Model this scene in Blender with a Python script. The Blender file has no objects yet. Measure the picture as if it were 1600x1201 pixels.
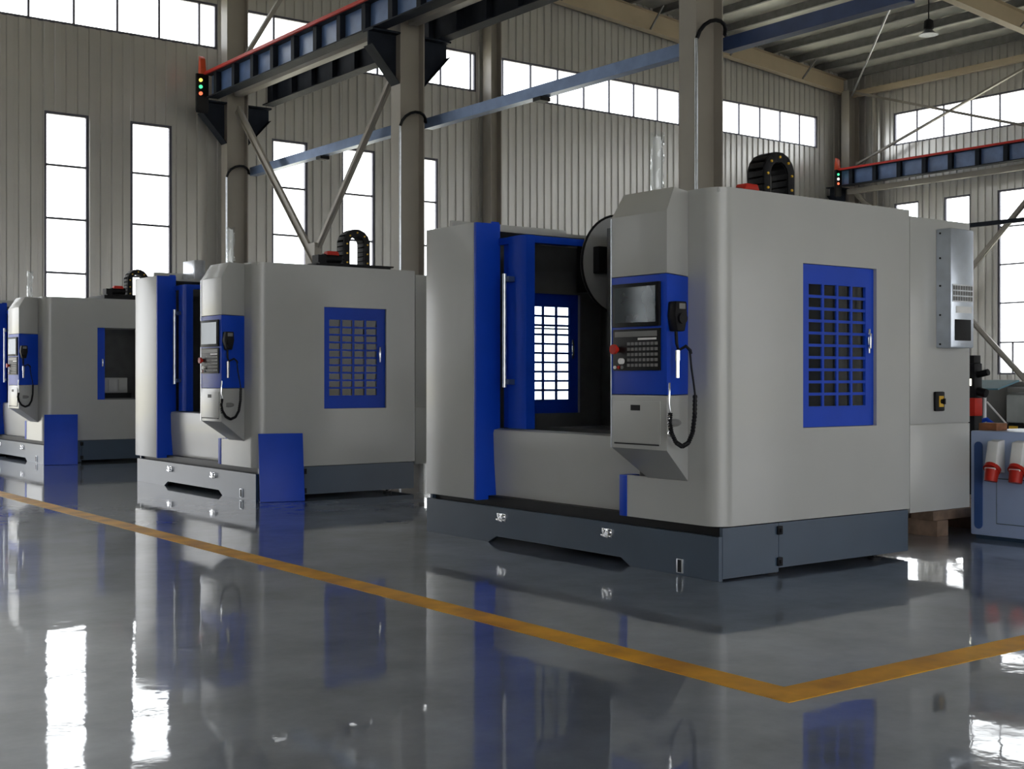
import bpy, bmesh, math, random
from mathutils import Vector, Matrix
random.seed(7)
C = bpy.context.scene
COL = C.collection

# ------------------------------------------------------------------ camera, sky, exposure
cam_d = bpy.data.cameras.new('camera')
cam = bpy.data.objects.new('camera', cam_d); COL.objects.link(cam)
cam_d.sensor_fit = 'HORIZONTAL'; cam_d.sensor_width = 36.0
cam_d.lens = 36.0 * 2000.0 / 1600.0
cam_d.shift_y = -(600.5 - 590.0) / 1600.0
cam_d.clip_end = 500
cam.location = (0, 0, 1.2)
YAW = math.atan2(.799, .602) - math.pi / 2
cam.rotation_euler = (math.pi / 2, 0, YAW)
C.camera = cam

wd = bpy.data.worlds.new('overcast_sky'); C.world = wd; wd.use_nodes = True
wn = wd.node_tree.nodes; wl = wd.node_tree.links
bg = wn['Background']
bg.inputs['Color'].default_value = (0.97, 0.985, 1.0, 1)
bg.inputs['Strength'].default_value = 4.6
sun_d = bpy.data.lights.new('sun', 'SUN'); sun_d.energy = 18.0; sun_d.angle = math.radians(1.5); sun_d.color = (1.0, .96, .90)
sun = bpy.data.objects.new('sun', sun_d); COL.objects.link(sun)
sun.rotation_euler = (0, math.radians(-25), 0)      # high sun from the left wall side, added to brighten the outdoor ground
C.view_settings.view_transform = 'Standard'
C.view_settings.look = 'None'
C.view_settings.gamma = 1.0
C.view_settings.use_curve_mapping = False
C.view_settings.exposure = 0.0
C.cycles.max_bounces = 10
C.cycles.diffuse_bounces = 7
C.cycles.glossy_bounces = 5
C.cycles.transparent_max_bounces = 16

# ------------------------------------------------------------------ materials
def material(name, col, rough=.5, metal=0.0, var=.06, scale=6.0, bump=0.0, emit=None, coat=0.0, spec=.5, rvar=0.0):
    m = bpy.data.materials.new(name); m.use_nodes = True
    nt = m.node_tree; n = nt.nodes; l = nt.links
    p = n['Principled BSDF']
    p.inputs['Roughness'].default_value = rough
    p.inputs['Metallic'].default_value = metal
    p.inputs['Specular IOR Level'].default_value = spec
    if coat: p.inputs['Coat Weight'].default_value = coat; p.inputs['Coat Roughness'].default_value = .12
    tc = n.new('ShaderNodeTexCoord'); nz = n.new('ShaderNodeTexNoise')
    nz.inputs['Scale'].default_value = scale; nz.inputs['Detail'].default_value = 4
    l.new(tc.outputs['Object'], nz.inputs['Vector'])
    r = n.new('ShaderNodeValToRGB'); l.new(nz.outputs['Fac'], r.inputs['Fac'])
    r.color_ramp.elements[0].position = .3; r.color_ramp.elements[1].position = .7
    r.color_ramp.elements[0].color = tuple(c * (1 - var) for c in col) + (1,)
    r.color_ramp.elements[1].color = tuple(min(1, c * (1 + var)) for c in col) + (1,)
    l.new(r.outputs['Color'], p.inputs['Base Color'])
    if rvar:
        mr = n.new('ShaderNodeMapRange'); l.new(nz.outputs['Fac'], mr.inputs['Value'])
        mr.inputs['To Min'].default_value = rough - rvar; mr.inputs['To Max'].default_value = rough + rvar
        l.new(mr.outputs['Result'], p.inputs['Roughness'])
    if bump:
        b = n.new('ShaderNodeBump'); b.inputs['Strength'].default_value = bump; b.inputs['Distance'].default_value = .01
        l.new(nz.outputs['Fac'], b.inputs['Height']); l.new(b.outputs['Normal'], p.inputs['Normal'])
    if emit:
        p.inputs['Emission Color'].default_value = tuple(emit[:3]) + (1,); p.inputs['Emission Strength'].default_value = emit[3]
    return m

CREAM = material('cream_enamel', (.42, .425, .418), .36, var=.03, scale=2, coat=.2)
BLUE = material('blue_enamel', (.004, .056, .52), .44, var=.08, scale=3, spec=.3)
NAVY = material('navy_paint', (.030, .055, .15), .42, var=.15)
SLATE = material('slate_enamel', (.034, .060, .100), .36, var=.07, scale=3)
DARK = material('dark_interior_sheet', (.12, .123, .126), .5, var=.15)
BLACK = material('black_plastic', (.008, .008, .010), .5, var=.2, spec=.2)
CHROME = material('chrome', (.75, .76, .78), .16, metal=1.0, var=.03)
GALV = material('galvanised_steel', (.62, .65, .70), .28, metal=.85, var=.12, scale=20)
ALU = material('aluminium_sheet', (.55, .60, .68), .30, metal=.75, var=.10, scale=7, bump=.15)
WALL = material('ribbed_wall_sheet', (.57, .56, .54), .30, metal=.45, var=.035, scale=1.2)
ROOFM = material('roof_sheet', (.68, .67, .60), .42, metal=.2, var=.12, scale=2)
PURL = material('purlin_steel', (.17, .17, .17), .5, metal=.3, var=.2)
COLM = material('warm_grey_steel_paint', (.30, .275, .245), .45, var=.06, scale=2)
RAFT = material('beige_steel_paint', (.46, .38, .27), .5, var=.06, scale=2)
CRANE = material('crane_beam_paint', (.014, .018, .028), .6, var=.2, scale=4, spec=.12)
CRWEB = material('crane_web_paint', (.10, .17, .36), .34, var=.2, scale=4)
REDP = material('red_paint', (.50, .025, .015), .45, var=.1, spec=.25)
ORNG = material('orange_red_plastic', (.62, .07, .02), .4, var=.1)
TRAYM = material('blue_grey_tray', (.13, .19, .33), .36, metal=.35, var=.12)
FRAME = material('window_frame', (.10, .10, .13), .4, metal=.3, var=.1)
BOXB = material('grey_blue_enamel', (.42, .52, .78), .28, var=.06, scale=3)
SLOTB = material('slot_blue', (.05, .11, .32), .4, var=.1)
WHITEP = material('white_plastic', (.80, .80, .80), .4, var=.06)
YELL = material('yellow_plastic', (.75, .45, .03), .45, var=.1)
WOOD = material('brown_wood', (.22, .085, .035), .6, var=.3, scale=14)
WOODP = material('weathered_timber', (.20, .135, .095), .6, var=.3, scale=9)
SCREEN = material('screen_glass', (.012, .022, .026), .06, var=.2)
KEYS = material('grey_keys', (.17, .17, .17), .5, var=.1)
TEAL = material('teal_tray', (.08, .22, .30), .35, var=.1)
MACHG = material('machine_grey', (.42, .45, .45), .4, var=.1)
DISC = material('magazine_disc', (.42, .43, .44), .38, metal=.2, var=.08)
SOIL = material('outdoor_ground', (.42, .41, .34), .9, var=.25, scale=.3)
GREENL = material('green_lamp', (.02, .3, .1), .4, emit=(.1, 1, .45, 1.2))
WHITEL = material('white_lamp', (.8, .8, .8), .4, emit=(1, 1, .85, 2.5))
REDL = material('red_lamp', (.5, .05, .02), .4, emit=(1, .18, .08, 1.6))
AMBL = material('amber_lamp', (.5, .4, .05), .4, emit=(1, .75, .15, 1.4))

def streaks(m):
    """rolled sheet: faint long vertical waves"""
    nt = m.node_tree; n = nt.nodes; l = nt.links
    tc = n.new('ShaderNodeTexCoord'); mp = n.new('ShaderNodeMapping'); mp.inputs['Scale'].default_value = (5, 5, .5)
    nz = n.new('ShaderNodeTexNoise'); nz.inputs['Scale'].default_value = 1.0; nz.inputs['Detail'].default_value = 3
    l.new(tc.outputs['Object'], mp.inputs['Vector']); l.new(mp.outputs['Vector'], nz.inputs['Vector'])
    b = n.new('ShaderNodeBump'); b.inputs['Strength'].default_value = .5; b.inputs['Distance'].default_value = .02
    l.new(nz.outputs['Fac'], b.inputs['Height']); l.new(b.outputs['Normal'], n['Principled BSDF'].inputs['Normal'])
streaks(WALL)

def floor_material():
    m = bpy.data.materials.new('epoxy_floor'); m.use_nodes = True
    nt = m.node_tree; n = nt.nodes; l = nt.links; p = n['Principled BSDF']
    tc = n.new('ShaderNodeTexCoord')
    nz = n.new('ShaderNodeTexNoise'); nz.inputs['Scale'].default_value = 1.3; nz.inputs['Detail'].default_value = 9; nz.inputs['Roughness'].default_value = .66
    l.new(tc.outputs['Object'], nz.inputs['Vector'])
    r = n.new('ShaderNodeValToRGB'); l.new(nz.outputs['Fac'], r.inputs['Fac'])
    r.color_ramp.elements[0].position = .3; r.color_ramp.elements[0].color = (.055, .070, .110, 1)
    r.color_ramp.elements[1].position = .72; r.color_ramp.elements[1].color = (.27, .31, .40, 1)
    l.new(r.outputs['Color'], p.inputs['Base Color'])
    n2 = n.new('ShaderNodeTexNoise'); n2.inputs['Scale'].default_value = 2.6; n2.inputs['Detail'].default_value = 7; n2.inputs['Roughness'].default_value = .62
    l.new(tc.outputs['Object'], n2.inputs['Vector'])
    mr = n.new('ShaderNodeMapRange'); l.new(n2.outputs['Fac'], mr.inputs['Value'])
    mr.inputs['From Min'].default_value = .35; mr.inputs['From Max'].default_value = .7
    mr.inputs['To Min'].default_value = .012; mr.inputs['To Max'].default_value = .065
    l.new(mr.outputs['Result'], p.inputs['Coat Roughness'])
    n3 = n.new('ShaderNodeTexNoise'); n3.inputs['Scale'].default_value = 7.0; n3.inputs['Detail'].default_value = 3
    l.new(tc.outputs['Object'], n3.inputs['Vector'])
    b = n.new('ShaderNodeBump'); b.inputs['Strength'].default_value = .045; b.inputs['Distance'].default_value = .012
    l.new(n3.outputs['Fac'], b.inputs['Height']); l.new(b.outputs['Normal'], p.inputs['Normal']); l.new(b.outputs['Normal'], p.inputs['Coat Normal'])
    p.inputs['Coat Weight'].default_value = 1.0; p.inputs['Coat IOR'].default_value = 1.5
    p.inputs['Specular IOR Level'].default_value = .9; p.inputs['Roughness'].default_value = .33
    return m
FLOOR = floor_material()

def line_material():
    m = bpy.data.materials.new('yellow_floor_paint'); m.use_nodes = True
    nt = m.node_tree; n = nt.nodes; l = nt.links; p = n['Principled BSDF']
    tc = n.new('ShaderNodeTexCoord'); nz = n.new('ShaderNodeTexNoise')
    nz.inputs['Scale'].default_value = 3.5; nz.inputs['Detail'].default_value = 7
    l.new(tc.outputs['Object'], nz.inputs['Vector'])
    r = n.new('ShaderNodeValToRGB'); l.new(nz.outputs['Fac'], r.inputs['Fac'])
    r.color_ramp.elements[0].position = .30; r.color_ramp.elements[0].color = (.60, .26, .012, 1)
    r.color_ramp.elements[1].position = .62; r.color_ramp.elements[1].color = (1.0, .50, .02, 1)
    l.new(r.outputs['Color'], p.inputs['Base Color'])
    p.inputs['Roughness'].default_value = .45; p.inputs['Specular IOR Level'].default_value = .3
    return m
LINE = line_material()

def glass(name, refl, tint=(1, 1, 1), rough=.02):
    m = bpy.data.materials.new(name); m.use_nodes = True
    nt = m.node_tree; n = nt.nodes; l = nt.links
    n.remove(n['Principled BSDF'])
    t = n.new('ShaderNodeBsdfTransparent'); t.inputs['Color'].default_value = tint + (1,)
    g = n.new('ShaderNodeBsdfGlossy'); g.inputs['Roughness'].default_value = rough
    fr = n.new('ShaderNodeFresnel'); fr.inputs['IOR'].default_value = refl
    mx = n.new('ShaderNodeMixShader')
    l.new(t.outputs['BSDF'], mx.inputs[1]); l.new(g.outputs['BSDF'], mx.inputs[2])
    geo = n.new('ShaderNodeNewGeometry'); sb = n.new('ShaderNodeMath'); sb.operation = 'SUBTRACT'; sb.inputs[0].default_value = 1.0
    l.new(geo.outputs['Backfacing'], sb.inputs[1])
    mu = n.new('ShaderNodeMath'); mu.operation = 'MULTIPLY'; l.new(fr.outputs['Fac'], mu.inputs[0]); l.new(sb.outputs[0], mu.inputs[1]); l.new(mu.outputs[0], mx.inputs['Fac'])
    l.new(mx.outputs['Shader'], n['Material Output'].inputs['Surface'])
    return m
GLASS = glass('window_glass', 1.35, (.97, .98, .98))
MGLASS = glass('machine_glass', 1.28, (.80, .84, .86))
FILM = glass('plastic_film', 1.6, (.93, .95, .96), .03)

# ------------------------------------------------------------------ mesh helper
class MB:
    def __init__(s): s.v = []; s.f = []
    def add(s, vs, fs):
        o = len(s.v); s.v += [tuple(v) for v in vs]; s.f += [tuple(i + o for i in f) for f in fs]; return s
    def box(s, x0, y0, z0, x1, y1, z1):
        vs = [(x, y, z) for z in (z0, z1) for (x, y) in ((x0, y0), (x1, y0), (x1, y1), (x0, y1))]
        return s.add(vs, [(3, 2, 1, 0), (4, 5, 6, 7), (0, 1, 5, 4), (1, 2, 6, 5), (2, 3, 7, 6), (3, 0, 4, 7)])
    def bar(s, a, b, w, h, up=(0, 0, 1)):
        a = Vector(a); b = Vector(b); d = (b - a).normalized(); u = Vector(up)
        if abs(d.dot(u)) > .98: u = Vector((1, 0, 0))
        r = d.cross(u).normalized() * (w / 2); u = r.cross(d).normalized() * (h / 2)
        vs = [p + i * r + j * u for p in (a, b) for (i, j) in ((-1, -1), (1, -1), (1, 1), (-1, 1))]
        return s.add(vs, [(3, 2, 1, 0), (4, 5, 6, 7), (0, 1, 5, 4), (1, 2, 6, 5), (2, 3, 7, 6), (3, 0, 4, 7)])
    def prism(s, pts, axis, a, b):
        """polygon pts in the two remaining axes (in x,y,z order), extruded along axis from a to b"""
        def mk(p, t):
            return {'x': (t, p[0], p[1]), 'y': (p[0], t, p[1]), 'z': (p[0], p[1], t)}[axis]
        n = len(pts); vs = [mk(p, a) for p in pts] + [mk(p, b) for p in pts]
        fs = [tuple(range(n))[::-1], tuple(range(n, 2 * n))] + [(i, (i + 1) % n, n + (i + 1) % n, n + i) for i in range(n)]
        return s.add(vs, fs)
    def ribbon(s, path, t, z0, z1):
        """sheet of thickness t following an open xy path, upright from z0 to z1"""
        n = len(path); P = [Vector((p[0], p[1])) for p in path]; off = []
        for i in range(n):
            d = (P[min(i + 1, n - 1)] - P[max(i - 1, 0)]).normalized(); nrm = Vector((-d.y, d.x)); off.append(P[i] + nrm * t)
        pts = [tuple(p) for p in P] + [tuple(p) for p in reversed(off)]
        vs = [(p[0], p[1], z) for z in (z0, z1) for p in pts]; m = 2 * n
        fs = []
        for i in range(n - 1):
            j = m - 1 - i
            fs += [(i, i + 1, i + 1 + m, i + m), (j, j + m, j - 1 + m, j - 1), (i, j, j - 1, i + 1), (i + m, i + 1 + m, j - 1 + m, j + m)]
        fs += [(0, m, 2 * m - 1, m - 1), (n - 1, n, n + m, n - 1 + m)]
        return s.add(vs, fs)
    def tube(s, path, r, seg=10, cap=True):
        P = [Vector(p) for p in path]; n = len(P); o = len(s.v); u = None
        rr = r if isinstance(r, (list, tuple)) else [r] * n
        for i in range(n):
            d = (P[min(i + 1, n - 1)] - P[max(i - 1, 0)]).normalized()
            if u is None:
                u = Vector((0, 0, 1)) if abs(d.z) < .9 else Vector((1, 0, 0))
            u = (u - d * u.dot(d)).normalized(); w = d.cross(u)
            for k in range(seg):
                a = 2 * math.pi * k / seg
                s.v.append(tuple(P[i] + (u * math.cos(a) + w * math.sin(a)) * rr[i]))
        for i in range(n - 1):
            for k in range(seg):
                k2 = (k + 1) % seg
                s.f.append((o + i * seg + k, o + i * seg + k2, o + (i + 1) * seg + k2, o + (i + 1) * seg + k))
        if cap:
            s.f.append(tuple(o + k for k in range(seg))[::-1]); s.f.append(tuple(o + (n - 1) * seg + k for k in range(seg)))
        return s
    def cyl(s, a, b, r, seg=16, r2=None):
        return s.tube([a, b], [r, r if r2 is None else r2], seg)
    def mesh(s, name, mat, bev=0.0):
        me = bpy.data.meshes.new(name); me.from_pydata(s.v, [], s.f)
        bm = bmesh.new(); bm.from_mesh(me)
        bmesh.ops.recalc_face_normals(bm, faces=bm.faces)
        if bev:
            es = [e for e in bm.edges if len(e.link_faces) == 2 and e.calc_face_angle(0) > .5]
            bmesh.ops.bevel(bm, geom=es, offset=bev, segments=2, affect='EDGES', profile=.6)
        bm.to_mesh(me); bm.free()
        me.polygons.foreach_set('use_smooth', [True] * len(me.polygons))
        me.set_sharp_from_angle(angle=math.radians(35))
        me.materials.append(mat); return me
    def build(s, name, mat, parent=None, bev=0.0, loc=None):
        o = bpy.data.objects.new(name, s.mesh(name, mat, bev)); COL.objects.link(o)
        if parent: o.parent = parent
        if loc: o.location = loc
        return o

def tag(o, label, cat, group=None):
    o['label'] = label; o['category'] = cat
    if group: o['group'] = group
    return o
def struct(o): o['kind'] = 'structure'; return o
def empty(name, loc=(0, 0, 0), parent=None):
    o = bpy.data.objects.new(name, None); COL.objects.link(o); o.location = loc
    o.empty_display_size = .1
    if parent: o.parent = parent
    return o
def thing(name, label, cat, loc, group=None): return tag(empty(name, loc), label, cat, group)
def inst(name, me, parent, loc):
    o = bpy.data.objects.new(name, me); COL.objects.link(o); o.parent = parent; o.location = loc; return o
def copy_tree(o, parent=None, skip=()):
    if o in skip: return None
    c = o.copy(); COL.objects.link(c); c.parent = parent
    for ch in list(o.children): copy_tree(ch, c, skip)
    return c

# ------------------------------------------------------------------ the hall
YA, XB = 22.4, 28.3           # inner faces of the back wall and of the right wall
XL, YF = -14.0, -14.0         # left wall and the wall behind the camera
RIDGE = 10.13
def roof_z(x): return 9.40 + .085 * (XB - x) if x > RIDGE else 9.40 + .085 * (XB - RIDGE) - .085 * (RIDGE - x)

struct(MB().box(XL, YF, -.10, XB, YA, 0).build('floor', FLOOR))
struct(MB().box(-150, -150, -.35, 180, 180, -.14).build('ground', SOIL))
lw = .17
o = MB()
o.prism([(3.66, 22.0), (3.66, 3.16), (12.0, 3.16), (12.0, 3.33), (3.83, 3.33), (3.83, 22.0)], 'z', 0, .002)
struct(o.build('floor_marking', LINE))

def wall_panels(parent, axis, face, sgn, u0, u1, openings, pitch, ztop, ribs=True, thick=.10):
    """upright sheets along u between u0 and u1, cut round the openings; sgn points outwards"""
    cuts = []
    u = u0
    while u < u1 - 1e-6: cuts.append(u); u += pitch
    cuts.append(u1)
    edges = sorted(set([round(c, 4) for c in cuts] + [round(e, 4) for op in openings for e in op[:2]]))
    edges = [e for e in edges if u0 - 1e-6 <= e <= u1 + 1e-6]
    for a, b in zip(edges[:-1], edges[1:]):
        if b - a < .012: continue
        mid = (a + b) / 2
        spans = [[0.0, None]]
        for op in sorted(openings, key=lambda q: q[2]):
            if op[0] - 1e-4 <= a and b <= op[1] + 1e-4:
                last = spans.pop()
                if op[2] > last[0] + .01: spans.append([last[0], op[2]])
                spans.append([op[3], None])
        for z0, z1 in spans:
            if ribs:
                def dep(u):
                    p = (u - u0) % .2
                    return 0 if p <= .108 else (p - .108) / .012 * .03 if p < .12 else .03 if p < .186 else (.2 - p) / .014 * .03
                brk = [a + .003]
                k = math.floor((a - u0) / .2)
                while k * .2 + u0 < b:
                    for ph in (0, .108, .12, .186):
                        u = u0 + k * .2 + ph
                        if a + .006 < u < b - .006: brk.append(u)
                    k += 1
                brk.append(b - .003)
                prof = [(u, dep(u)) for u in brk]
            else:
                prof = [(a + .003, 0.0), (b - .003, 0.0)]
            n = len(prof)
            m = MB(); vs = []
            for top in (0, 1):
                for (uu, d) in prof + [(b - .003, thick), (a + .003, thick)]:
                    z = z0 if not top else (z1 if z1 is not None else ztop(uu))
                    w = face + sgn * d
                    vs.append((uu, w, z) if axis == 'x' else (w, uu, z))
            k = n + 2
            fs = [(i, (i + 1) % k, k + (i + 1) % k, k + i) for i in range(k)] + [tuple(range(k))[::-1], tuple(range(k, 2 * k))]
            m.add(vs, fs).build('wall_panel', WALL, parent)

WN = [0]
def window(axis, face, sgn, u0, u1, z0, z1, mu, mz, low_split=False, name='window'):
    WN[0] += 1
    root = struct(empty('%s_%d' % (name, WN[0] if name == 'window' else 1)))
    fw, d0, d1 = .045, .03, .09
    def bx(m, a, b, c, d, e0=d0, e1=d1):
        p, q = face + sgn * e0, face + sgn * e1
        p, q = min(p, q), max(p, q)
        return m.box(a, p, c, b, q, d) if axis == 'x' else m.box(p, a, c, q, b, d)
    m = MB(); bx(m, u0, u0 + fw, z0, z1); bx(m, u1 - fw, u1, z0, z1); bx(m, u0 + fw, u1 - fw, z0, z0 + fw); bx(m, u0 + fw, u1 - fw, z1 - fw, z1)
    m.build('frame', FRAME, root)
    mw = .018
    for u in mu: bx(MB(), u - mw, u + mw, z0 + fw, z1 - fw, .04, .08).build('mullion', FRAME, root)
    for z in mz: bx(MB(), u0 + fw, u1 - fw, z - mw, z + mw, .042, .078).build('mullion', FRAME, root)
    us = [u0 + fw] + list(mu) + [u1 - fw]; zs = [z0 + fw] + list(mz) + [z1 - fw]
    if low_split: bx(MB(), (u0 + u1) / 2 - mw, (u0 + u1) / 2 + mw, zs[0], zs[1], .042, .078).build('mullion', FRAME, root)
    for i in range(len(us) - 1):
        for j in range(len(zs) - 1):
            bx(MB(), us[i] + .012, us[i + 1] - .012, zs[j] + .012, zs[j + 1] - .012, .058, .062).build('pane', GLASS, root)
    return (u0, u1, z0, z1)

TALLZ = [2.06, 3.02, 3.96, 4.88]
opA = []
opA.append((-.8, 4.5, 0.0, 3.8))      # open gate left of the picture
for u0 in (-10.9, -9.38, -6.4, 5.30, 6.82, 8.34, 11.11, 12.64, 14.18, 23.9, 25.4):
    opA.append(window('x', YA, 1, u0, u0 + .77, 1.28, 5.80, [], TALLZ, True))
def rng(a, b, st): 
    r = []; x = a
    while x < b: r.append(x); x += st
    return r
for (a, b, m0) in ((-13.6, -8.2, -12.9), (-7.8, -2.2, -7.2), (-1.7, 3.9, -1.15), (4.3, 10.0, 5.02), (10.45, 15.93, 11.17), (16.36, 22.06, 16.66), (22.6, 27.11, 23.35)):
    opA.append(window('x', YA, 1, a, b, 7.33, 8.18, rng(m0, b - .1, .772), []))
opA.append(window('x', YA, 1, 17.0, 19.0, .10, 3.2, [], [2.3], name='door'))
wa = struct(empty('wall_back'))
wall_panels(wa, 'x', YA, 1, XL, XB + .1, opA, 1.0, roof_z)

opB = []
for u0 in (20.10, 18.60, 17.09, 14.5, 13.0, 11.4, 8.4, 6.9, 5.4, 2.4, .9, -.6):
    opB.append(window('y', XB, 1, u0, u0 + .76, 1.28, 5.78, [], TALLZ, True))
for (a, b) in ((16.4, 20.88), (10.4, 15.6), (4.4, 9.6), (-1.6, 3.6)):
    opB.append(window('y', XB, 1, a, b, 7.30, 8.16, rng(a + .62, b - .1, .79), []))
wb = struct(empty('wall_right'))
wall_panels(wb, 'y', XB, 1, YF, YA, opB, 1.0, lambda u: roof_z(XB))

wf = struct(empty('wall_front'))
wall_panels(wf, 'x', YF, -1, XL, XB, [(-13.0, 6.5, 0.0, 6.0), (19.5, 26.5, 0.0, 4.4)], 4.0, roof_z, ribs=False)
wlf = struct(empty('wall_left'))
wall_panels(wlf, 'y', XL, -1, YF, YA, [], 4.0, lambda u: roof_z(XL), ribs=False)

# roof: sheets and purlins
ce = struct(empty('ceiling'))
pu = [XB - .35 - .98 * i for i in range(19)]
xs = [XB + .1] + [RIDGE + (XB - RIDGE) * k / 6 for k in (5, 4, 3, 2, 1, 0)] + [RIDGE - (RIDGE - XL) * k / 6 for k in (1, 2, 3, 4, 5, 6)]
for a, b in zip(xs[:-1], xs[1:]):
    for (y0, y1) in ((YF, -2), (-2, 10), (10, 22.5)):
        m = MB(); za, zb = roof_z(a), roof_z(b)
        prof = []
        k = int((y1 - y0) / .25); vs = []; fs = []
        for i in range(k + 1):
            y = y0 + (y1 - y0) * i / k
            up = .03 if i % 2 else 0
            vs += [(a, y, za + up), (b, y, zb + up)]
        for i in range(k): fs.append((2 * i, 2 * i + 1, 2 * i + 3, 2 * i + 2))
        t = len(vs); vs += [(v[0], v[1], v[2] + .06) for v in vs[:]]
        fs += [tuple(q + t for q in f)[::-1] for f in fs[:]]
        m.add(vs, fs).build('roof_panel', ROOFM, ce)
for x in pu + [RIDGE - .5 - 2.4 * i for i in range(10)]:
    z = roof_z(x) - .005
    m = MB(); m.box(x - .005, YF, z - .20, x + .005, YA, z - .012); m.box(x - .065, YF, z - .205, x + .005, YA, z - .195); m.box(x - .005, YF, z - .012, x + .065, YA, z - .002)
    m.build('purlin', PURL, ce)
# tapered rafters
def rafter(y):
    m = MB()
    def zb(x): return 8.80 + .074 * (XB - x) if x > RIDGE else 8.80 + .074 * (XB - RIDGE) - .074 * (RIDGE - x)
    for (x0, x1) in ((XB - .4, RIDGE), (RIDGE, XL)):
        for (dy, zl0, zh0) in ((.006, 0, 1), (.10, 0, 0), (.10, 1, 1)):
            t = .012
            a = [(x0, zb(x0) if not zl0 else roof_z(x0) - .21 - t), (x1, zb(x1) if not zl0 else roof_z(x1) - .21 - t)]
            b = [(x1, roof_z(x1) - .21 if zh0 else zb(x1) + t), (x0, roof_z(x0) - .21 if zh0 else zb(x0) + t)]
            m.prism(a + b, 'y', y - dy, y + dy)
    r = struct(m.build('rafter', RAFT))
    x = XB - 2.2
    for i in range(6):
        MB().bar((x, y - .11, zb(x) + .02), (x - .0, y - .55, roof_z(x) - .2), .035, .035).build('fly_brace', PURL, r)
        x -= 2.7
for y in (22.18, 16.0, 10.0, 4.0, -2.0): rafter(y)

# ------------------------------------------------------------------ steel frame
def i_column(name, label, x, y, h, dx=.40, dy=.26, group=None):
    t = thing(name, label, 'column', (x, y, 0), group)
    for s in (-1, 1):
        MB().box(s * dx / 2 - .009, -dy / 2, 0, s * dx / 2 + .009, dy / 2, h).build('flange', COLM, t)
    MB().box(-dx / 2 + .009, -.006, 0, dx / 2 - .009, .006, h).build('web', COLM, t)
    MB().box(-dx / 2 - .06, -dy / 2 - .06, 0, dx / 2 + .06, dy / 2 + .06, .025).build('base_plate', COLM, t)
    return t
def corbel(t, s, h=6.22, dx=.40, reach=.48):
    x0 = s * (dx / 2 + .01); x1 = s * (dx / 2 + reach)
    m = MB(); m.prism([(x0, h), (x1, h), (x1, h - .22), (x0, h - .72)], 'y', -.012, .012)
    m.box(min(x0, x1), -.14, h - .015, max(x0, x1), .14, h + .012)
    m.prism([(x1, h - .22), (x1 - s * .015, h - .22), (x0, h - .735), (x0, h - .72)], 'y', -.12, .12)
    return m.build('corbel', CRANE, t)
cols = []
for (y, lab) in ((9.99, 'grey steel column rising behind the nearest machining center, white conduit pipe on its front'),
                 (16.0, 'grey steel column right of the crossed braces, carrying dark crane brackets'),
                 (21.95, 'grey steel column at the far wall, left of the crossed braces')):
    t = i_column('steel_column', lab, RIDGE, y, roof_z(RIDGE) - .9, group='middle columns of the hall'); cols.append(t)
    corbel(t, -1); corbel(t, 1)
    MB().tube([(-.235, -.16, 0.3), (-.235, -.16, 4.86)], .017, 8).build('conduit', GALV, t)
    loop = []
    for k in range(9):
        a = math.pi * k / 8
        loop.append((-.02 - .215 * math.cos(a) , -.17 - .07 * math.sin(a), 4.86 + .16 * math.sin(a) + .11 * k / 8))
    loop.append((.27, -.12, 4.97))
    MB().tube(loop, .022, 8).build('cable_loop', BLACK, t)
for (y, lab) in ((22.0, 'warm grey steel column in the far right corner of the hall'), (16.0, 'warm grey steel column on the window wall, outside the picture')):
    if y < 20: 
        continue
    t = i_column('steel_column', lab, 27.95, y, roof_z(27.95) - .55); corbel(t, -1, h=6.24, reach=.62)
MB().tube([(28.14, 21.35, .1), (28.14, 21.35, 8.8)], .06, 12).build('drain_pipe', COLM)
tag(bpy.data.objects['drain_pipe'], 'thin warm grey downpipe beside the far corner column', 'pipe')
for x, lab in ((16.18, 'plain grey wind post between two high window rows of the back wall'),):
    i_column('wind_post', lab, x, 22.18, roof_z(x) - .75, dx=.26, dy=.30)

def runway(x, y0, y1, lab, grp, stiff=True, rail=True, webm=None, side=-1):
    t = thing('crane_runway_beam', lab, 'beam', (x, y0, 6.24), grp)
    L = y1 - y0; H = .42
    MB().box(-.11, 0, 0, .11, L, .02).build('flange', CRANE, t); MB().box(-.12, 0, H - .02, .12, L, H).build('flange', CRANE, t)
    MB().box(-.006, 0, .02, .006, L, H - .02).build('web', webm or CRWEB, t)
    if stiff:
        n = int(L / .74); base = MB().box(-.10, -.055, .02, .10, .055, H - .02).mesh('stiffener', CRANE)
        for i in range(n + 1): inst('stiffener', base, t, (0, L - .35 - i * .74, 0)) 
    if rail: MB().box(-.03, 0, H, .03, L, H + .035).build('rail', CRANE, t); MB().box(-.16, 0, H - .015, -.125, L, H + .035).build('conductor_rail', REDP, t)
    return t
r1 = runway(9.58, -2, 21.71, 'dark blue crane runway beam with red rail, above the cross braces', 'crane runway beams')
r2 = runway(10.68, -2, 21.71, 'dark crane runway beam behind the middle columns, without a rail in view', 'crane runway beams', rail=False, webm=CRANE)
r3 = runway(27.25, -2, 21.71, 'dark crane runway beam with red rail along the window wall at right', 'crane runway beams')
def end_stop(x, y, lab, lamps):
    t = thing('crane_end_stop', lab, 'end stop', (x, y, 5.92), 'crane end stops')
    MB().prism([(0, .74), (0, .10), (.03, .04), (.06, .1), (.06, .74)], 'x', -.13, .10).build('stop_plate', BLACK, t, .006)
    MB().prism([(-.02, .74), (.03, 1.02), (.10, 1.08), (.13, .74)], 'x', -.05, .05).build('buffer', ORNG, t, .01)
    for i, mm in enumerate(lamps):
        MB().cyl((-.06, -.005, .62 - i * .12), (-.06, -.03, .62 - i * .12), .032, 10).build('signal_lamp', mm, t)
end_stop(9.42, 21.72, 'dark crane end stop with orange buffer and three lit lamps at the far wall', (AMBL, GREENL, REDL))
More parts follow.
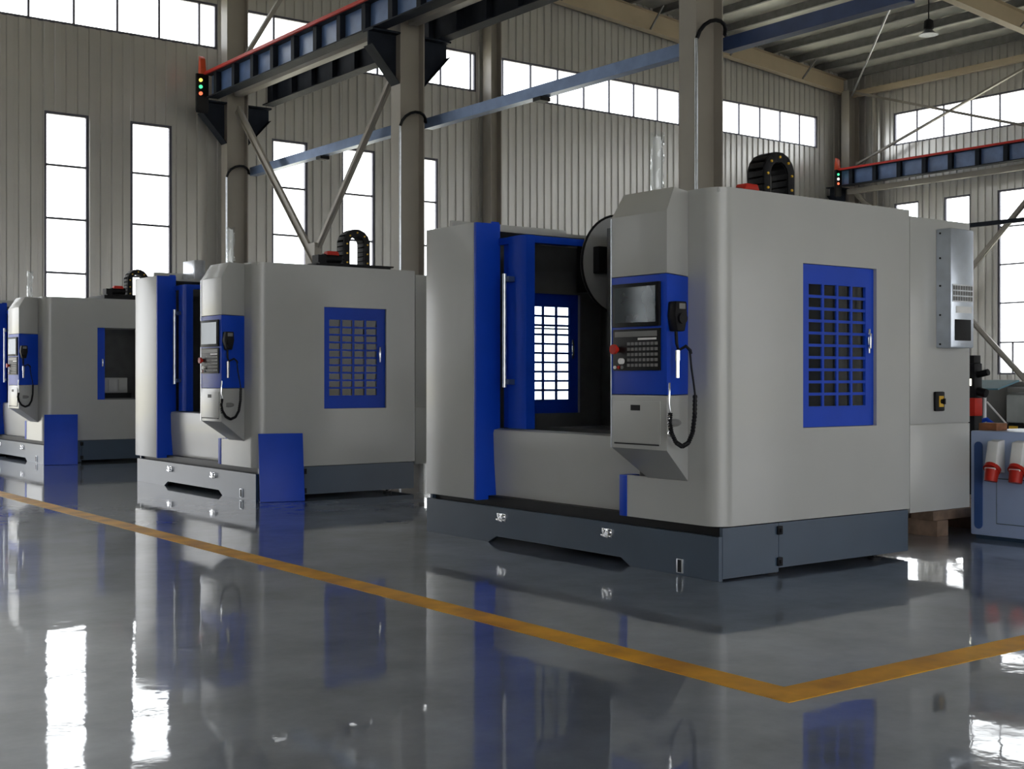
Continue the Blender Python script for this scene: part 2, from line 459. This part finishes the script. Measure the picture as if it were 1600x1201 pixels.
end_stop(27.15, 21.72, 'dark crane end stop with orange buffer at the far right corner', (GREENL, WHITEL, REDL))

def cross(x, y0, y1, z0, z1, lab, w=.13, grp=None, matl=None):
    t = thing('cross_brace', lab, 'brace', (x, y0, 0), grp)
    L = y1 - y0
    a = MB().bar((0.0, 0, z0), (0.0, L, z1), .05, w); a.bar((-.04, 0, z0 - w / 2), (-.04, L, z1 - w / 2), .04, .012); a.build('brace_bar', matl or COLM, t)
    a = MB().bar((.07, 0, z1), (.07, L, z0), .05, w); a.bar((.03, 0, z1 - w / 2), (.03, L, z0 - w / 2), .04, .012); a.build('brace_bar', matl or COLM, t)
    if w > .1: MB().box(-.03, L / 2 - .16, (z0 + z1) / 2 - .2, .10, L / 2 + .16, (z0 + z1) / 2 + .16).build('gusset', matl or COLM, t)
cross(RIDGE, 16.15, 21.8, .4, 6.14, 'big warm grey cross brace between the two far middle columns', grp='cross braces')
cross(RIDGE, 16.15, 21.8, 7.0, 9.9, 'slim cross brace above the crane beam at the far middle columns', w=.09, grp='cross braces')
cross(27.85, 16.1, 21.75, .4, 6.14, 'grey cross brace in front of the tall windows at right', grp='cross braces')
cross(27.85, 16.1, 21.75, 6.9, 8.8, 'thin crossed rods in front of the high window at right', w=.06, grp='cross braces')
for (y0, y1, lab) in ((16.14, 21.8, 'beige square tie beam under the far length of crane beam'), (10.14, 15.86, 'beige square tie beam leaving the bracketed column towards the camera')):
    m = MB().bar((RIDGE, y0, 6.44), (RIDGE, y1, 6.44), .16, .16)
    tag(m.build('tie_beam', COLM, None, .008), lab, 'beam', 'tie beams')
m = MB().bar((27.62, 3, 6.14), (27.62, 21.8, 6.14), .12, .14)
tag(m.build('tie_beam', COLM, None, .008), 'beige tie beam under the crane beam on the window wall', 'beam', 'tie beams')
m = MB().bar((28.1, -2, 8.82), (28.1, 22.1, 8.82), .14, .16)
tag(m.build('eave_beam', RAFT, None, .01), 'beige eave beam along the top of the window wall', 'beam')
m = MB().tube([(27.9, 21.9, 8.75), (21.5, 15.5, 9.35)], .025, 8)
tag(m.build('roof_rod', GALV), 'thin pale bracing rod running from the far corner up to the roof', 'rod')

def cable_tray(x, y0, y1, z, lab, n, mat=TRAYM):
    t = thing('cable_tray', lab, 'cable tray', (x, y0, z), 'cable trays')
    L = y1 - y0
    m = MB(); m.box(-.07, 0, 0, .07, L, .012); m.box(-.07, 0, .012, -.055, L, .15); m.box(.055, 0, .012, .07, L, .15)
    m.box(-.055, 0, .138, -.03, L, .15); m.box(.03, 0, .138, .055, L, .15)
    m.build('channel', mat, t)
    for i in range(n):
        y = L * (i + .04) / n
        MB().box(-.085, y, -.055, .085, y + .16, -.002).build('clamp', BLACK, t)
    return t
cable_tray(10.43, 16.1, 21.8, 4.93, 'blue grey steel cable tray in front of the far tall windows', 2)
cable_tray(10.43, 10.1, 15.9, 4.88, 'blue grey steel cable tray crossing the middle high windows', 2)
cable_tray(10.43, 7.5, 9.9, 4.80, 'dark blue cable tray right of the nearest column under the roof', 0, NAVY)
m = MB().bar((27.6, 14, 4.9), (27.6, 21.8, 4.9), .10, .10)
tag(m.build('cable_tray', CRANE), 'dark slim cable tray across the tall windows at right', 'cable tray', 'cable trays')
# hanging high-bay lamp
t = thing('pendant_lamp', 'small dark pendant lamp with a pale rim hanging under the roof at top right', 'lamp', (22.3, 15.6, 8.15))
MB().cyl((0, 0, .28), (0, 0, 1.35), .012, 8).build('rod', BLACK, t)
MB().tube([(0, 0, .30), (0, 0, .26), (0, 0, .10), (0, 0, .06)], [.03, .09, .10, .05], 14).build('lamp_body', BLACK, t)
MB().tube([(0, 0, .08), (0, 0, .03), (0, 0, -.02), (0, 0, -.025)], [.07, .12, .19, .19], 18).build('reflector', GALV, t)

# ------------------------------------------------------------------ machining center
def arc(cx, cy, r, a0, a1, n): return [(cx + r * math.cos(a0 + (a1 - a0) * i / n), cy + r * math.sin(a0 + (a1 - a0) * i / n)) for i in range(n + 1)]
def holed(m, x0, x1, z0, z1, hx0, hx1, hz0, hz1, y0, y1):
    m.box(x0, y0, z0, hx0, y1, z1); m.box(hx1, y0, z0, x1, y1, z1); m.box(hx0, y0, z0, hx1, y1, hz0); m.box(hx0, y0, hz1, hx1, y1, z1); return m
WX0, WX1, WZ0, WZ1 = .75, 1.48, .887, 1.915

PANE = MB().box(-.055, -.0015, -.0285, .055, .0015, .0285).mesh('pane', MGLASS)
def side_door(root, y):
    """sliding lattice window, frame plane at y; opening to the outside is -y"""
    m = MB(); holed(m, WX0 + .003, 1.415, WZ0 + .003, WZ1 - .003, .812, 1.376, 1.02, 1.79, y + .008, y + .030)
    d = m.build('side_door', BLUE, root)
    w = (1.376 - .812) / 4; h = (1.79 - 1.02) / 10
    for i in range(1, 4): MB().box(.812 + i * w - .010, y + .010, 1.02, .812 + i * w + .010, y + .022, 1.79).build('muntin', BLUE, d)
    for j in range(1, 10): MB().box(.812, y + .0105, 1.02 + j * h - .009, 1.376, y + .0215, 1.02 + j * h + .009).build('muntin', BLUE, d)
    for i in range(4):
        for j in range(10): 
            p = inst('pane', PANE, d, (.812 + (i + .5) * w, y + .026, 1.02 + (j + .5) * h))
            p.scale = (w / .11, 1, h / .057)
    m = MB().box(1.395, y - .004, 1.36, 1.412, y + .008, 1.52); m.box(1.385, y - .022, 1.39, 1.402, y - .004, 1.49)
    m.build('handle', CHROME, d, .003)
    MB().box(1.418, y + .024, WZ0 + .003, WX1 - .002, y + .034, WZ1 - .003).build('door_track', BLUE, d)
    return d

def machine():
    R = thing('machining_center', '', 'machine', (0, 0, 0), 'machining centers in a row')
    P = {}
    # --- base
    m = MB().prism([(0, 0.0), (.77, 0), (.86, .05), (2.21, .05), (2.31, 0), (3.13, 0), (3.13, .262), (0, .262)], 'x', 0, .03)
    m.build('front_skirt', SLATE, R)
    MB().box(.034, 0, .012, .522, .025, .312).build('side_skirt', SLATE, R)
    MB().box(.528, .002, .036, 1.82, .025, .312).build('side_skirt', SLATE, R)
    MB().box(.034, 3.10, .02, 1.82, 3.13, .312).build('side_skirt', SLATE, R)
    MB().box(1.79, .03, .03, 1.82, 3.10, .312).build('rear_skirt', SLATE, R)
    MB().box(.06, .04, .055, 1.78, 3.09, .33).build('base_frame', BLACK, R)
    for (x, y) in ((.50, .05), (1.52, .05), (.30, 2.9), (1.52, 2.9)):
        m = MB().cyl((x, y, 0), (x, y, .016), .045, 14); m.cyl((x, y, .016), (x, y, .07), .014, 10); m.cyl((x, y, .030), (x, y, .044), .03, 6)
        m.build('levelling_foot', BLACK, R)
    for y in (2.13, .98):
        m = MB().box(-.012, y - .045, .165, 0, y + .045, .222); m.cyl((-.03, y - .02, .20), (-.012, y - .02, .20), .018, 10); m.bar((-.022, y - .03, .17), (-.022, y + .04, .18), .02, .012); m.box(-.026, y + .01, .195, -.012, y + .035, .225)
        m.build('skirt_latch', CHROME, R, .002)
    for z in (.267, .075):
        m = MB().box(.505, -.014, z - .026, .548, 0, z + .026); m.box(.518, -.024, z - .012, .536, -.014, z + .012)
        m.build('panel_clip', BLACK, R, .003)
    m = MB().box(-.010, .29, .015, 0, .345, .10); h = m.build('drain_outlet', GALV, R, .003); MB().box(-.014, .302, .02, -.009, .33, .095).build('outlet_slot', BLACK, h)
    # --- shell, right module with rounded corner and window opening
    m = MB(); path = [(0, .62)] + arc(.12, .12, .12, math.pi, 1.5 * math.pi, 10) + [(WX0, 0)]
    m.ribbon(path, .03, .318, 2.33)
    holed(m, WX0, 1.832, .318, 2.33, WX0, WX1, WZ0, WZ1, 0, .03)
    m.box(0, .62, .318, .03, .80, .58)
    m.build('side_shell', CREAM, R)
    MB().box(-.004, .80, .318, .11, .87, .58).build('corner_strip', BLUE, R, .004)
    m = MB().box(.03, .03, 2.30, 1.83, .60, 2.326); m.box(1.25, .60, 2.30, 1.83, 3.0, 2.326); m.box(.15, 2.47, 2.30, 1.25, 3.0, 2.326)
    m.build('top_cover', CREAM, R)
    MB().box(.15, 2.99, 2.326, 1.30, 3.03, 2.43).build('top_rail', CREAM, R)
    # --- left module
    MB().box(-.05, 2.425, .305, -.02, 3.06, 2.345).build('front_panel', CREAM, R, .004)
    m = MB(); holed(m, -.018, 1.83, .318, 2.33, WX0, WX1, WZ0, WZ1, 3.03, 3.06); m.build('left_shell', CREAM, R)
    m = MB().box(-.05, 2.39, .30, .17, 2.422, 2.345); m.box(.10, 2.40, 2.345, .17, 2.42, 2.36); m.build('door_post', BLUE, R, .005)
    # --- apron below the door
    m = MB().prism([(.13, .33), (.112, .58), (.105, .79), (.112, .815), (.16, .825), (.18, .825), (.18, .33)], 'y', .80, 2.388)
    m.build('apron', CREAM, R)
    # --- inner lining
    MB().box(1.70, .04, .33, 1.73, 3.02, 2.28).build('rear_lining', DARK, R)
    m = MB(); holed(m, .02, 1.69, .34, 2.29, WX0 + .02, WX1 - .02, WZ0 + .02, WZ1 - .02, 2.995, 3.004); m.build('left_lining', DARK, R)
    m = MB(); holed(m, .05, 1.69, .34, 2.29, WX0 + .02, WX1 - .02, WZ0 + .02, WZ1 - .02, .060, .068); m.build('right_lining', DARK, R)
    MB().box(.185, .07, .335, 1.69, 2.99, .37).build('chip_pan', BLACK, R)
    m = MB().box(.55, .60, .37, 1.25, 2.0, .70); m.build('saddle', BLACK, R, .01)
    m = MB()
    m.box(.50, .85, .72, 1.05, 2.25, .80)
    for i in range(5): m.box(.50 + i * .115, .85, .80, .58 + i * .115, 2.25, .83)
    m.build('work_table', DARK, R)
    m = MB().box(.62, 1.15, .83, .90, 1.62, .96); m.box(.66, 1.2, .96, .84, 1.38, 1.03); m.build('vise', BLACK, R, .006)
    m = MB().box(1.2, 1.05, .37, 1.69, 1.95, 2.29); m.build('column', DARK, R, .01)
    m = MB().box(.62, 1.25, 1.35, 1.2, 1.70, 2.28); m.cyl((.82, 1.475, 1.35), (.82, 1.475, 1.12), .10, 20, .075); m.cyl((.82, 1.475, 1.12), (.82, 1.475, 1.0), .035, 14)
    m.build('spindle_head', DARK, R)
    # --- tool magazine
    t = MB().cyl((.95, 1.93, 2.05), (.95, 1.952, 2.05), .37, 48).build('tool_magazine', DISC, R)
    m = MB(); n = 48
    ring = []
    m.tube([(.95 + .369 * math.cos(2 * math.pi * k / n), 1.936, 2.05 + .369 * math.sin(2 * math.pi * k / n)) for k in range(n + 1)], .010, 6, False).build('rim', BLACK, t)
    MB().box(.68, 1.86, 1.97, 1.02, 1.926, 2.17).build('magazine_drive', BLACK, t, .008)
    MB().box(.80, 1.953, 1.85, 1.25, 2.25, 2.25).build('magazine_arm', BLACK, t)
    # --- sliding front door with its roof leaf
    m = MB(); m.ribbon([(.22, 2.385), (.22, 2.29), (.165, 2.25), (.15, 2.09), (.155, 2.065), (.225, 2.062)][::-1], .02, .83, 2.235)
    d = m.build('sliding_door', BLUE, R)
    m = MB().box(.16, 2.066, 2.185, .80, 2.095, 2.237); m.box(.16, 2.095, 2.215, .80, 2.385, 2.235); m.box(.15, 2.095, 2.185, .18, 2.385, 2.235)
    m.build('roof_leaf', BLUE, d, .003)
    m = MB().cyl((.085, 2.225, 1.13), (.085, 2.225, 1.96), .016, 12); h = m.build('door_handle', GALV, d)
    for z in (1.17, 1.92):
        MB().box(.085, 2.17, z - .02, .168, 2.24, z + .02).build('handle_mount', NAVY, d, .004)
    # --- operator pod
    def pod(name, prof, mat, bev=.004, y0=.61):
        m = MB(); n = len(prof); vs = [(x, y0, z) for x, z in prof] + [(x, .125 + (x + .3) * .42, z) for x, z in prof]
        m.add(vs, [tuple(range(n)), tuple(range(n, 2 * n))] + [(i, (i + 1) % n, n + (i + 1) % n, n + i) for i in range(n)])
        return m.build(name, mat, R, bev)
    pod('pod_head', [(-.3, 1.812), (-.3, 2.175), (-.2, 2.326), (-.002, 2.326), (-.002, 1.812)], CREAM)
    pn = pod('control_panel', [(-.3, 1.100), (-.3, 1.808), (-.002, 1.808), (-.002, 1.100)], BLUE)
    lo = pod('pod_base', [(-.3, 1.096), (-.3, .775), (-.002, .575), (-.002, 1.096)], CREAM)
    MB().box(-.304, .606, .775, -.02, .614, 2.17).build('edge_trim', GALV, pn)
    sc = MB().box(-.318, .172, 1.505, -.3, .585, 1.765).build('monitor', BLACK, R, .004)
    MB().box(-.322, .20, 1.530, -.3175, .555, 1.742).build('screen', SCREEN, sc)
    # crinkled protective film on the monitor
    rs = random.Random(3); nu, nv = 8, 6; vs = []
    for i in range(nu + 1):
        for j in range(nv + 1):
            e = min(i, nu - i, j, nv - j)
            vs.append((-.3235 - rs.random() * (.020 if e < 1 else .007), .170 + .42 * i / nu, 1.503 + .268 * j / nv))
    fs = [(i * (nv + 1) + j, (i + 1) * (nv + 1) + j, (i + 1) * (nv + 1) + j + 1, i * (nv + 1) + j + 1) for i in range(nu) for j in range(nv)]
    MB().add(vs, fs).build('protective_film', FILM, sc)
    kp = MB().box(-.312, .172, 1.243, -.3, .585, 1.492).build('keypad_panel', BLACK, R, .004)
    MB().box(-.314, .195, 1.445, -.3115, .565, 1.478).build('key_strip', KEYS, kp)
    km = MB().box(-.006, -.011, -.009, 0, .011, .009).mesh('key', KEYS)
    for i in range(8):
        for j in range(5): inst('key', km, kp, (-.312, .20 + i * .034, 1.275 + j * .032))
    MB().box(-.313, .20, 1.425, -.3115, .36, 1.437).build('key_label', WHITEP, kp)
    es = MB().cyl((-.312, .545, 1.372), (-.330, .545, 1.372), .018, 14); es.cyl((-.330, .545, 1.372), (-.348, .545, 1.372), .030, 16); es.build('emergency_stop', REDP, kp)
    MB().cyl((-.312, .495, 1.30), (-.334, .495, 1.30), .018, 12).build('rotary_knob', WHITEP, kp)
    for y, mm in ((.56, WHITEP), (.525, REDP), (.495, KEYS)): MB().cyl((-.312, y, 1.263), (-.322, y, 1.263), .010, 10).build('push_button', mm, kp)
    dr = MB().box(-.308, .175, .812, -.3, .590, 1.062).build('drawer', CREAM, R, .002)
    MB().box(-.311, .345, 1.005, -.3075, .425, 1.038).build('drawer_pull', BLACK, dr)
    MB().box(-.309, .19, .800, -.300, .575, .808).build('drawer_gap', BLACK, R)
    # --- hand wheel pendant, hook and cables on the pod's side
    m = MB().prism([(-.275, 1.47), (-.215, 1.47), (-.195, 1.56), (-.200, 1.645), (-.285, 1.645), (-.295, 1.56)], 'y', .06, .13)
    hw = m.build('hand_wheel', BLACK, R, .01)
    MB().box(-.265, .057, 1.60, -.215, .061, 1.632).build('scale_plate', KEYS, hw)
    MB().cyl((-.245, .06, 1.545), (-.245, .042, 1.545), .032, 18).build('dial', BLACK, hw)
    m = MB().tube([(-.25, .10, 1.47), (-.25, .095, 1.40), (-.24, .09, 1.36), (-.19, .08, 1.385), (-.165, .07, 1.36), (-.16, .07, 1.34)], .010, 8)
    m.build('hook', BLACK, R)
    m = MB().cyl((-.245, .095, 1.30), (-.245, .095, 1.20), .013, 10); m.cyl((-.245, .095, 1.36), (-.245, .095, 1.30), .016, 10); m.build('connector', CHROME, R)
    m = MB().tube([(-.165, .07, 1.34), (-.155, .07, 1.26), (-.135, .07, 1.16), (-.125, .07, 1.10)], .006, 8); m.build('cable', BLACK, R)
    path = [(-.125, .07, 1.10), (-.128, .07, .98), (-.145, .07, .88), (-.18, .07, .82), (-.23, .07, .80), (-.28, .07, .825), (-.315, .07, .88), (-.325, .075, .94), (-.31, .085, 1.00)]
    fine = []
    for i in range(len(path) - 1):
        for k in range(10):
            f = k / 10; fine.append(tuple(path[i][q] * (1 - f) + path[i + 1][q] * f for q in range(3)))
    m = MB().tube(fine, [.015 if i % 2 else .011 for i in range(len(fine))], 8); m.build('coiled_cable', BLACK, R)
    m = MB().tube([(-.31, .085, 1.00), (-.325, .08, 1.05), (-.322, .08, 1.12), (-.312, .09, 1.17)], .006, 8)
    for i in range(8): m.tube([(-.33 + .008 * math.cos(i * 1.9), .078, .86 + i * .016), (-.335, .07, .868 + i * .016)], .006, 6)
    m.build('cable_sleeve', CHROME, R)
    m = MB().tube([(-.215 + .055 * math.cos(2 * math.pi * k / 16), .155, .935 + .016 * math.sin(2 * math.pi * k / 16)) for k in range(17)], .007, 6, False); m.box(-.265, .15, .925, -.165, .162, .945)
    m.build('side_grip', KEYS, lo)
    # --- rear electrical cabinet with cooling unit
    cb = MB().box(1.836, .012, .287, 2.53, 3.05, 2.29).build('rear_cabinet', CREAM, R)
    MB().box(1.838, 0, .887, 2.53, .012, 2.29).build('cabinet_panel', CREAM, cb, .003)
    MB().box(1.838, 0, .287, 2.53, .012, .881).build('cabinet_panel', CREAM, cb, .003)
    s = MB().box(2.10, -.022, .97, 2.205, 0, 1.105).build('main_switch', BLACK, cb, .01)
    MB().box(2.135, -.026, 1.0, 2.185, -.0215, 1.075).build('switch_plate', YELL, s)
    m = MB().cyl((2.16, -.026, 1.038), (2.16, -.04, 1.038), .016, 12); m.box(2.154, -.055, 1.018, 2.166, -.04, 1.058); m.build('switch_knob', BLACK, s)
    ac = MB().box(2.13, -.118, 1.405, 2.40, 0, 2.222).build('cooling_unit', ALU, R, .012)
    MB().box(2.145, -.122, 1.72, 2.385, -.1175, 1.84).build('vent_plate', GALV, ac)
    for i in range(8):
        for j in range(3): MB().box(2.152 + i * .029, -.124, 1.728 + j * .037, 2.172 + i * .029, -.1215, 1.756 + j * .037).build('vent_slot', KEYS, ac)
    MB().box(2.19, -.121, 1.645, 2.37, -.1175, 1.69).build('name_plate', WHITEP, ac)
    MB().box(2.175, -.123, 1.455, 2.36, -.1175, 1.60).build('fan_opening', BLACK, ac, .004)
    for z in (1.43, 1.63, 1.83, 2.02, 2.19): MB().cyl((2.132, -.035, z), (2.126, -.035, z), .007, 8).build('screw', BLACK, ac)
    # --- roof fittings: cable chain, motor, wrapped signal light
    MB().box(1.20, 1.0, 2.30, 2.15, 1.75, 2.45).build('column_head', BLACK, R, .01)
    ch = MB().box(1.25, 1.02, 2.45, 2.20, 1.30, 2.466).build('cable_chain', BLACK, R)
    cx, cz, rad = 1.75, 2.695, .130
    pts = [(cx - rad, 2.488 + .051 * k, 0) for k in range(4)] + [(cx - rad * math.cos(a), cz + rad * math.sin(a), a) for a in [math.pi * k / 8 for k in range(0, 9)]] + [(cx + rad, 2.641 - .051 * k, math.pi) for k in range(4)]
    lm = MB(); lm.box(-.036, -.085, -.036, .036, -.068, .036); lm.box(-.036, .068, -.036, .036, .085, .036); lm.box(.026, -.068, -.022, .040, .068, .022); lm.box(-.040, -.068, -.022, -.026, .068, .022)
    lme = lm.mesh('link', BLACK, .005); pm = MB().cyl((0, -.094, 0), (0, -.084, 0), .010, 8).mesh('pin', YELL)
    for (x, z, a) in pts:
        q = inst('link', lme, ch, (x, 1.15, z)); q.rotation_euler = (0, a, 0)
        if pts.index((x, z, a)) % 2 == 0: inst('pin', pm, ch, (x, 1.15, z))
    m = MB().cyl((1.33, 1.10, 2.52), (1.55, 1.10, 2.52), .05, 14); m.box(1.24, 1.03, 2.466, 1.34, 1.17, 2.55); m.build('lube_motor', BLACK, R)
    MB().prism([(1.36, 2.555), (1.52, 2.555), (1.50, 2.60), (1.38, 2.60)], 'y', 1.05, 1.15).build('motor_cap', REDP, R, .01)
    m = MB().cyl((-.05, .47, 2.32), (-.05, .47, 2.34), .05, 16); m.cyl((-.05, .47, 2.34), (-.05, .47, 2.66), .027, 14); m.cyl((-.05, .47, 2.66), (-.05, .47, 2.68), .024, 14)
    st = m.build('signal_light', WHITEP, R)
    vs = []; rs = random.Random(9)
    for j in range(12):
        for k in range(10): 
            a = 2 * math.pi * k / 10; r = .034 + rs.random() * .012; vs.append((-.05 + r * math.cos(a), .47 + r * math.sin(a), 2.345 + .033 * j))
    MB().add(vs, [(j * 10 + k, j * 10 + (k + 1) % 10, (j + 1) * 10 + (k + 1) % 10, (j + 1) * 10 + k) for j in range(11) for k in range(10)]).build('plastic_wrap', FILM, st)
    # --- side windows
    P['near'] = side_door(R, 0.0)
    P['far'] = side_door(R, 3.03)
    return R, P

M1, P1 = machine()
M1.location = (5.50, 5.28, 0)
M1['label'] = 'cream and blue machining center nearest of the three, with a silver cooling unit'
M2 = copy_tree(M1); M2.location = (5.50, 5.28 + 6.16, 0)
M2['label'] = 'middle cream and blue machining center, behind the nearest one, its lattice window closed'
M3 = copy_tree(M1, None, (P1['near'],)); M3.location = (5.50, 5.28 + 12.82, 0)
M3['label'] = 'farthest cream and blue machining center, its side window slid open'
# the middle machine's oil box on the roof; the farthest machine's slid-open window and the casting inside
MB().box(.40, 2.55, 2.328, .75, 2.98, 2.34).build('box_shelf', CREAM, M2)
b = MB().box(.48, 2.62, 2.34, .62, 2.94, 2.565).build('oil_box', GALV, M2, .008)
MB().box(WX0 + .003, .012, WZ0 + .003, .86, .032, WZ1 - .003).build('side_door', BLUE, M3)
MB().box(.815, .0, 1.36, .835, .012, 1.47).build('handle', CHROME, M3, .003)
m = MB().box(0, 0, 0, .44, .32, .22)
for i in range(3): m.box(-.002 + i * .15, -.015, .025, .13 + i * .15, 0, .20)
o = m.build('casting', CREAM, None, .012); o.location = (6.36, 18.40, .98)
tag(o, 'pale blocky casting seen through the open side window of the farthest machine', 'casting')
MB().box(.55, .28, .83, 1.35, .66, .978).build('fixture', BLACK, M3, .006)

# ------------------------------------------------------------------ loose blue sheets leaning on the skirts
def sheet(a, b, h, lean, lab):
    a = Vector(a); b = Vector(b); L = (b - a).length; ang = math.atan2(b.y - a.y, b.x - a.x)
    m = MB().box(0, 0, 0, L, .008, h); m.box(0, .008, 0, L, .025, .012); m.box(0, .008, h - .012, L, .025, h)
    o = m.build('blue_sheet', BLUE, None, .0015); o.location = (a.x, a.y, .004); o.rotation_euler = (-lean, 0, ang)
    tag(o, lab, 'panel', 'loose blue sheets')
sheet((5.47, 11.285, 0), (5.88, 11.15, 0), .665, .19, 'loose blue sheet leaning on the front corner of the middle machine')
sheet((5.43, 17.86, 0), (5.845, 17.72, 0), .70, .19, 'loose blue sheet leaning on the front corner of the farthest machine')

# ------------------------------------------------------------------ right edge: power cabinet and workshop equipment
t = thing('power_cabinet', 'low grey blue cabinet at the right edge with two red and white power plugs', 'cabinet', (8.52, 5.60, 0))
m = MB().box(0, -1.25, .03, .65, -.005, .806)
t_body = m.build('body', BOXB, t, .012)
MB().box(.03, -1.22, 0, .62, -.03, .03).build('plinth', SLATE, t)
pts = [(-.072 + .035 * math.cos(a), .11 + .035 * math.sin(a)) for a in [math.pi + math.pi * k / 8 for k in range(9)]] + [(-.072 + .035 * math.cos(a), .69 + .035 * math.sin(a)) for a in [math.pi * k / 8 for k in range(9)]]
MB().prism(pts, 'x', -.004, .006).build('sight_slot', SLOTB, t_body)
MB().box(-.001, -1.056, .124, .004, -.219, .461).build('door_seam', SLATE, t); MB().box(-.006, -1.05, .13, .002, -.225, .455).build('access_door', BOXB, t, .002)
for y in (-.245, -.44, -.635):
    m = MB().prism([(-.02, .745), (-.085, .735), (-.13, .53), (0, .50), (0, .745)], 'y', y - .045, y + .045)
    s = m.build('power_socket', WHITEP, t, .008)
    m = MB().cyl((-.085, y, .545), (-.105, y, .525), .062, 18); m.cyl((-.095, y, .53), (-.115, y, .445), .052, 18, .046)
    m.build('plug', REDP, s)
o = MB().box(0, 0, 0, .14, .15, .055).build('wood_block', WOOD, None, .004); o.location = (8.60, 5.43, .8062)
tag(o, 'brown wooden block lying on the grey blue cabinet', 'block')

t = thing('timber_skid', 'low brown timber skid on the floor behind the rear of the nearest machine', 'skid', (8.35, 5.78, 0))
for i in range(5): MB().box(0, .02 + i * .24, .12, 1.5, .22 + i * .24, .19).build('board', WOODP, t, .004)
for i in range(3): MB().box(.02 + i * .66, 0, 0, .16 + i * .66, 1.22, .12).build('bearer', WOODP, t, .004)
t = thing('lathe', 'grey workshop lathe far behind the power cabinet at the right edge', 'lathe', (12.7, 7.4, 0))
MB().box(-.3, -1.8, 0, .5, 1.0, .62).build('bed', MACHG, t, .02)
m = MB().box(-.35, -1.8, .62, .5, 1.0, .70); m.build('slideway', BLACK, t)
for i in range(14): MB().box(-.36, -1.75 + i * .19, .64, -.345, -1.65 + i * .19, .69).build('stop_block', YELL, t)
m = MB().box(-.25, -1.2, .72, .35, .35, 1.02); m.build('carriage', MACHG, t, .02)
MB().cyl((-.25, -.35, .88), (-.29, -.35, .88), .04, 14).build('hand_knob', BLACK, t)
m = MB().box(-.3, -1.8, 1.05, .4, .3, 1.09); m.box(-.2, -1.5, 1.09, .3, .1, 1.16); m.cyl((-.2, .35, 1.13), (-.2, -1.6, 1.13), .025, 10); m.build('ram', KEYS, t)
for i in range(5): MB().box(-.27, -1.5 + i * .36, 1.02, -.2, -1.38 + i * .36, 1.05).build('ram_bracket', BLACK, t)
MB().box(-.1, .45, .70, .3, .8, 1.16).build('headstock', KEYS, t, .02)

t = thing('tool_stand', 'slim stand with a tilted teal tray, just right of the nearest machine', 'stand', (10.55, 6.78, 0))
MB().cyl((0, 0, 0), (0, 0, .02), .2, 18).build('base', MACHG, t)
MB().cyl((0, 0, .02), (0, 0, 1.11), .014, 10).build('pole', WHITEP, t)
m = MB().prism([(-.17, 1.09), (.17, 1.165), (.17, 1.18), (-.17, 1.105)], 'y', -.24, .20); m.build('tray', TEAL, t)
MB().bar((0, -.02, .98), (.0, -.22, .78), .012, .012).build('strut', WHITEP, t)
MB().tube([(-.05, .10, .74), (-.06, .04, .80), (-.06, -.06, .82), (-.06, -.12, .78), (-.06, -.14, .70), (-.06, -.13, .45), (0, -.02, .3)], .02, 8).build('hose', BLUE, t)
t = thing('control_post', 'dark post with a red box and a white light behind the cabinet', 'post', (10.2, 6.68, 0))
MB().box(-.06, -.06, 0, .06, .06, 1.33).build('post', BLACK, t, .01)
MB().box(-.10, -.09, .86, .02, .05, 1.02).build('red_box', REDP, t, .01)
MB().box(-.065, -.03, 1.13, -.058, .03, 1.19).build('white_light', WHITEL, t)
m = MB().box(-.05, -.05, 1.33, .05, .06, 1.40); m.cyl((0, -.02, 1.22), (0, -.16, 1.25), .03, 10); m.cyl((0, -.05, 1.08), (0, -.14, 1.06), .04, 10); m.build('head', BLACK, t, .004)
MB().box(-.02, -.20, .70, .02, -.06, .74).build('arm', BLACK, t)
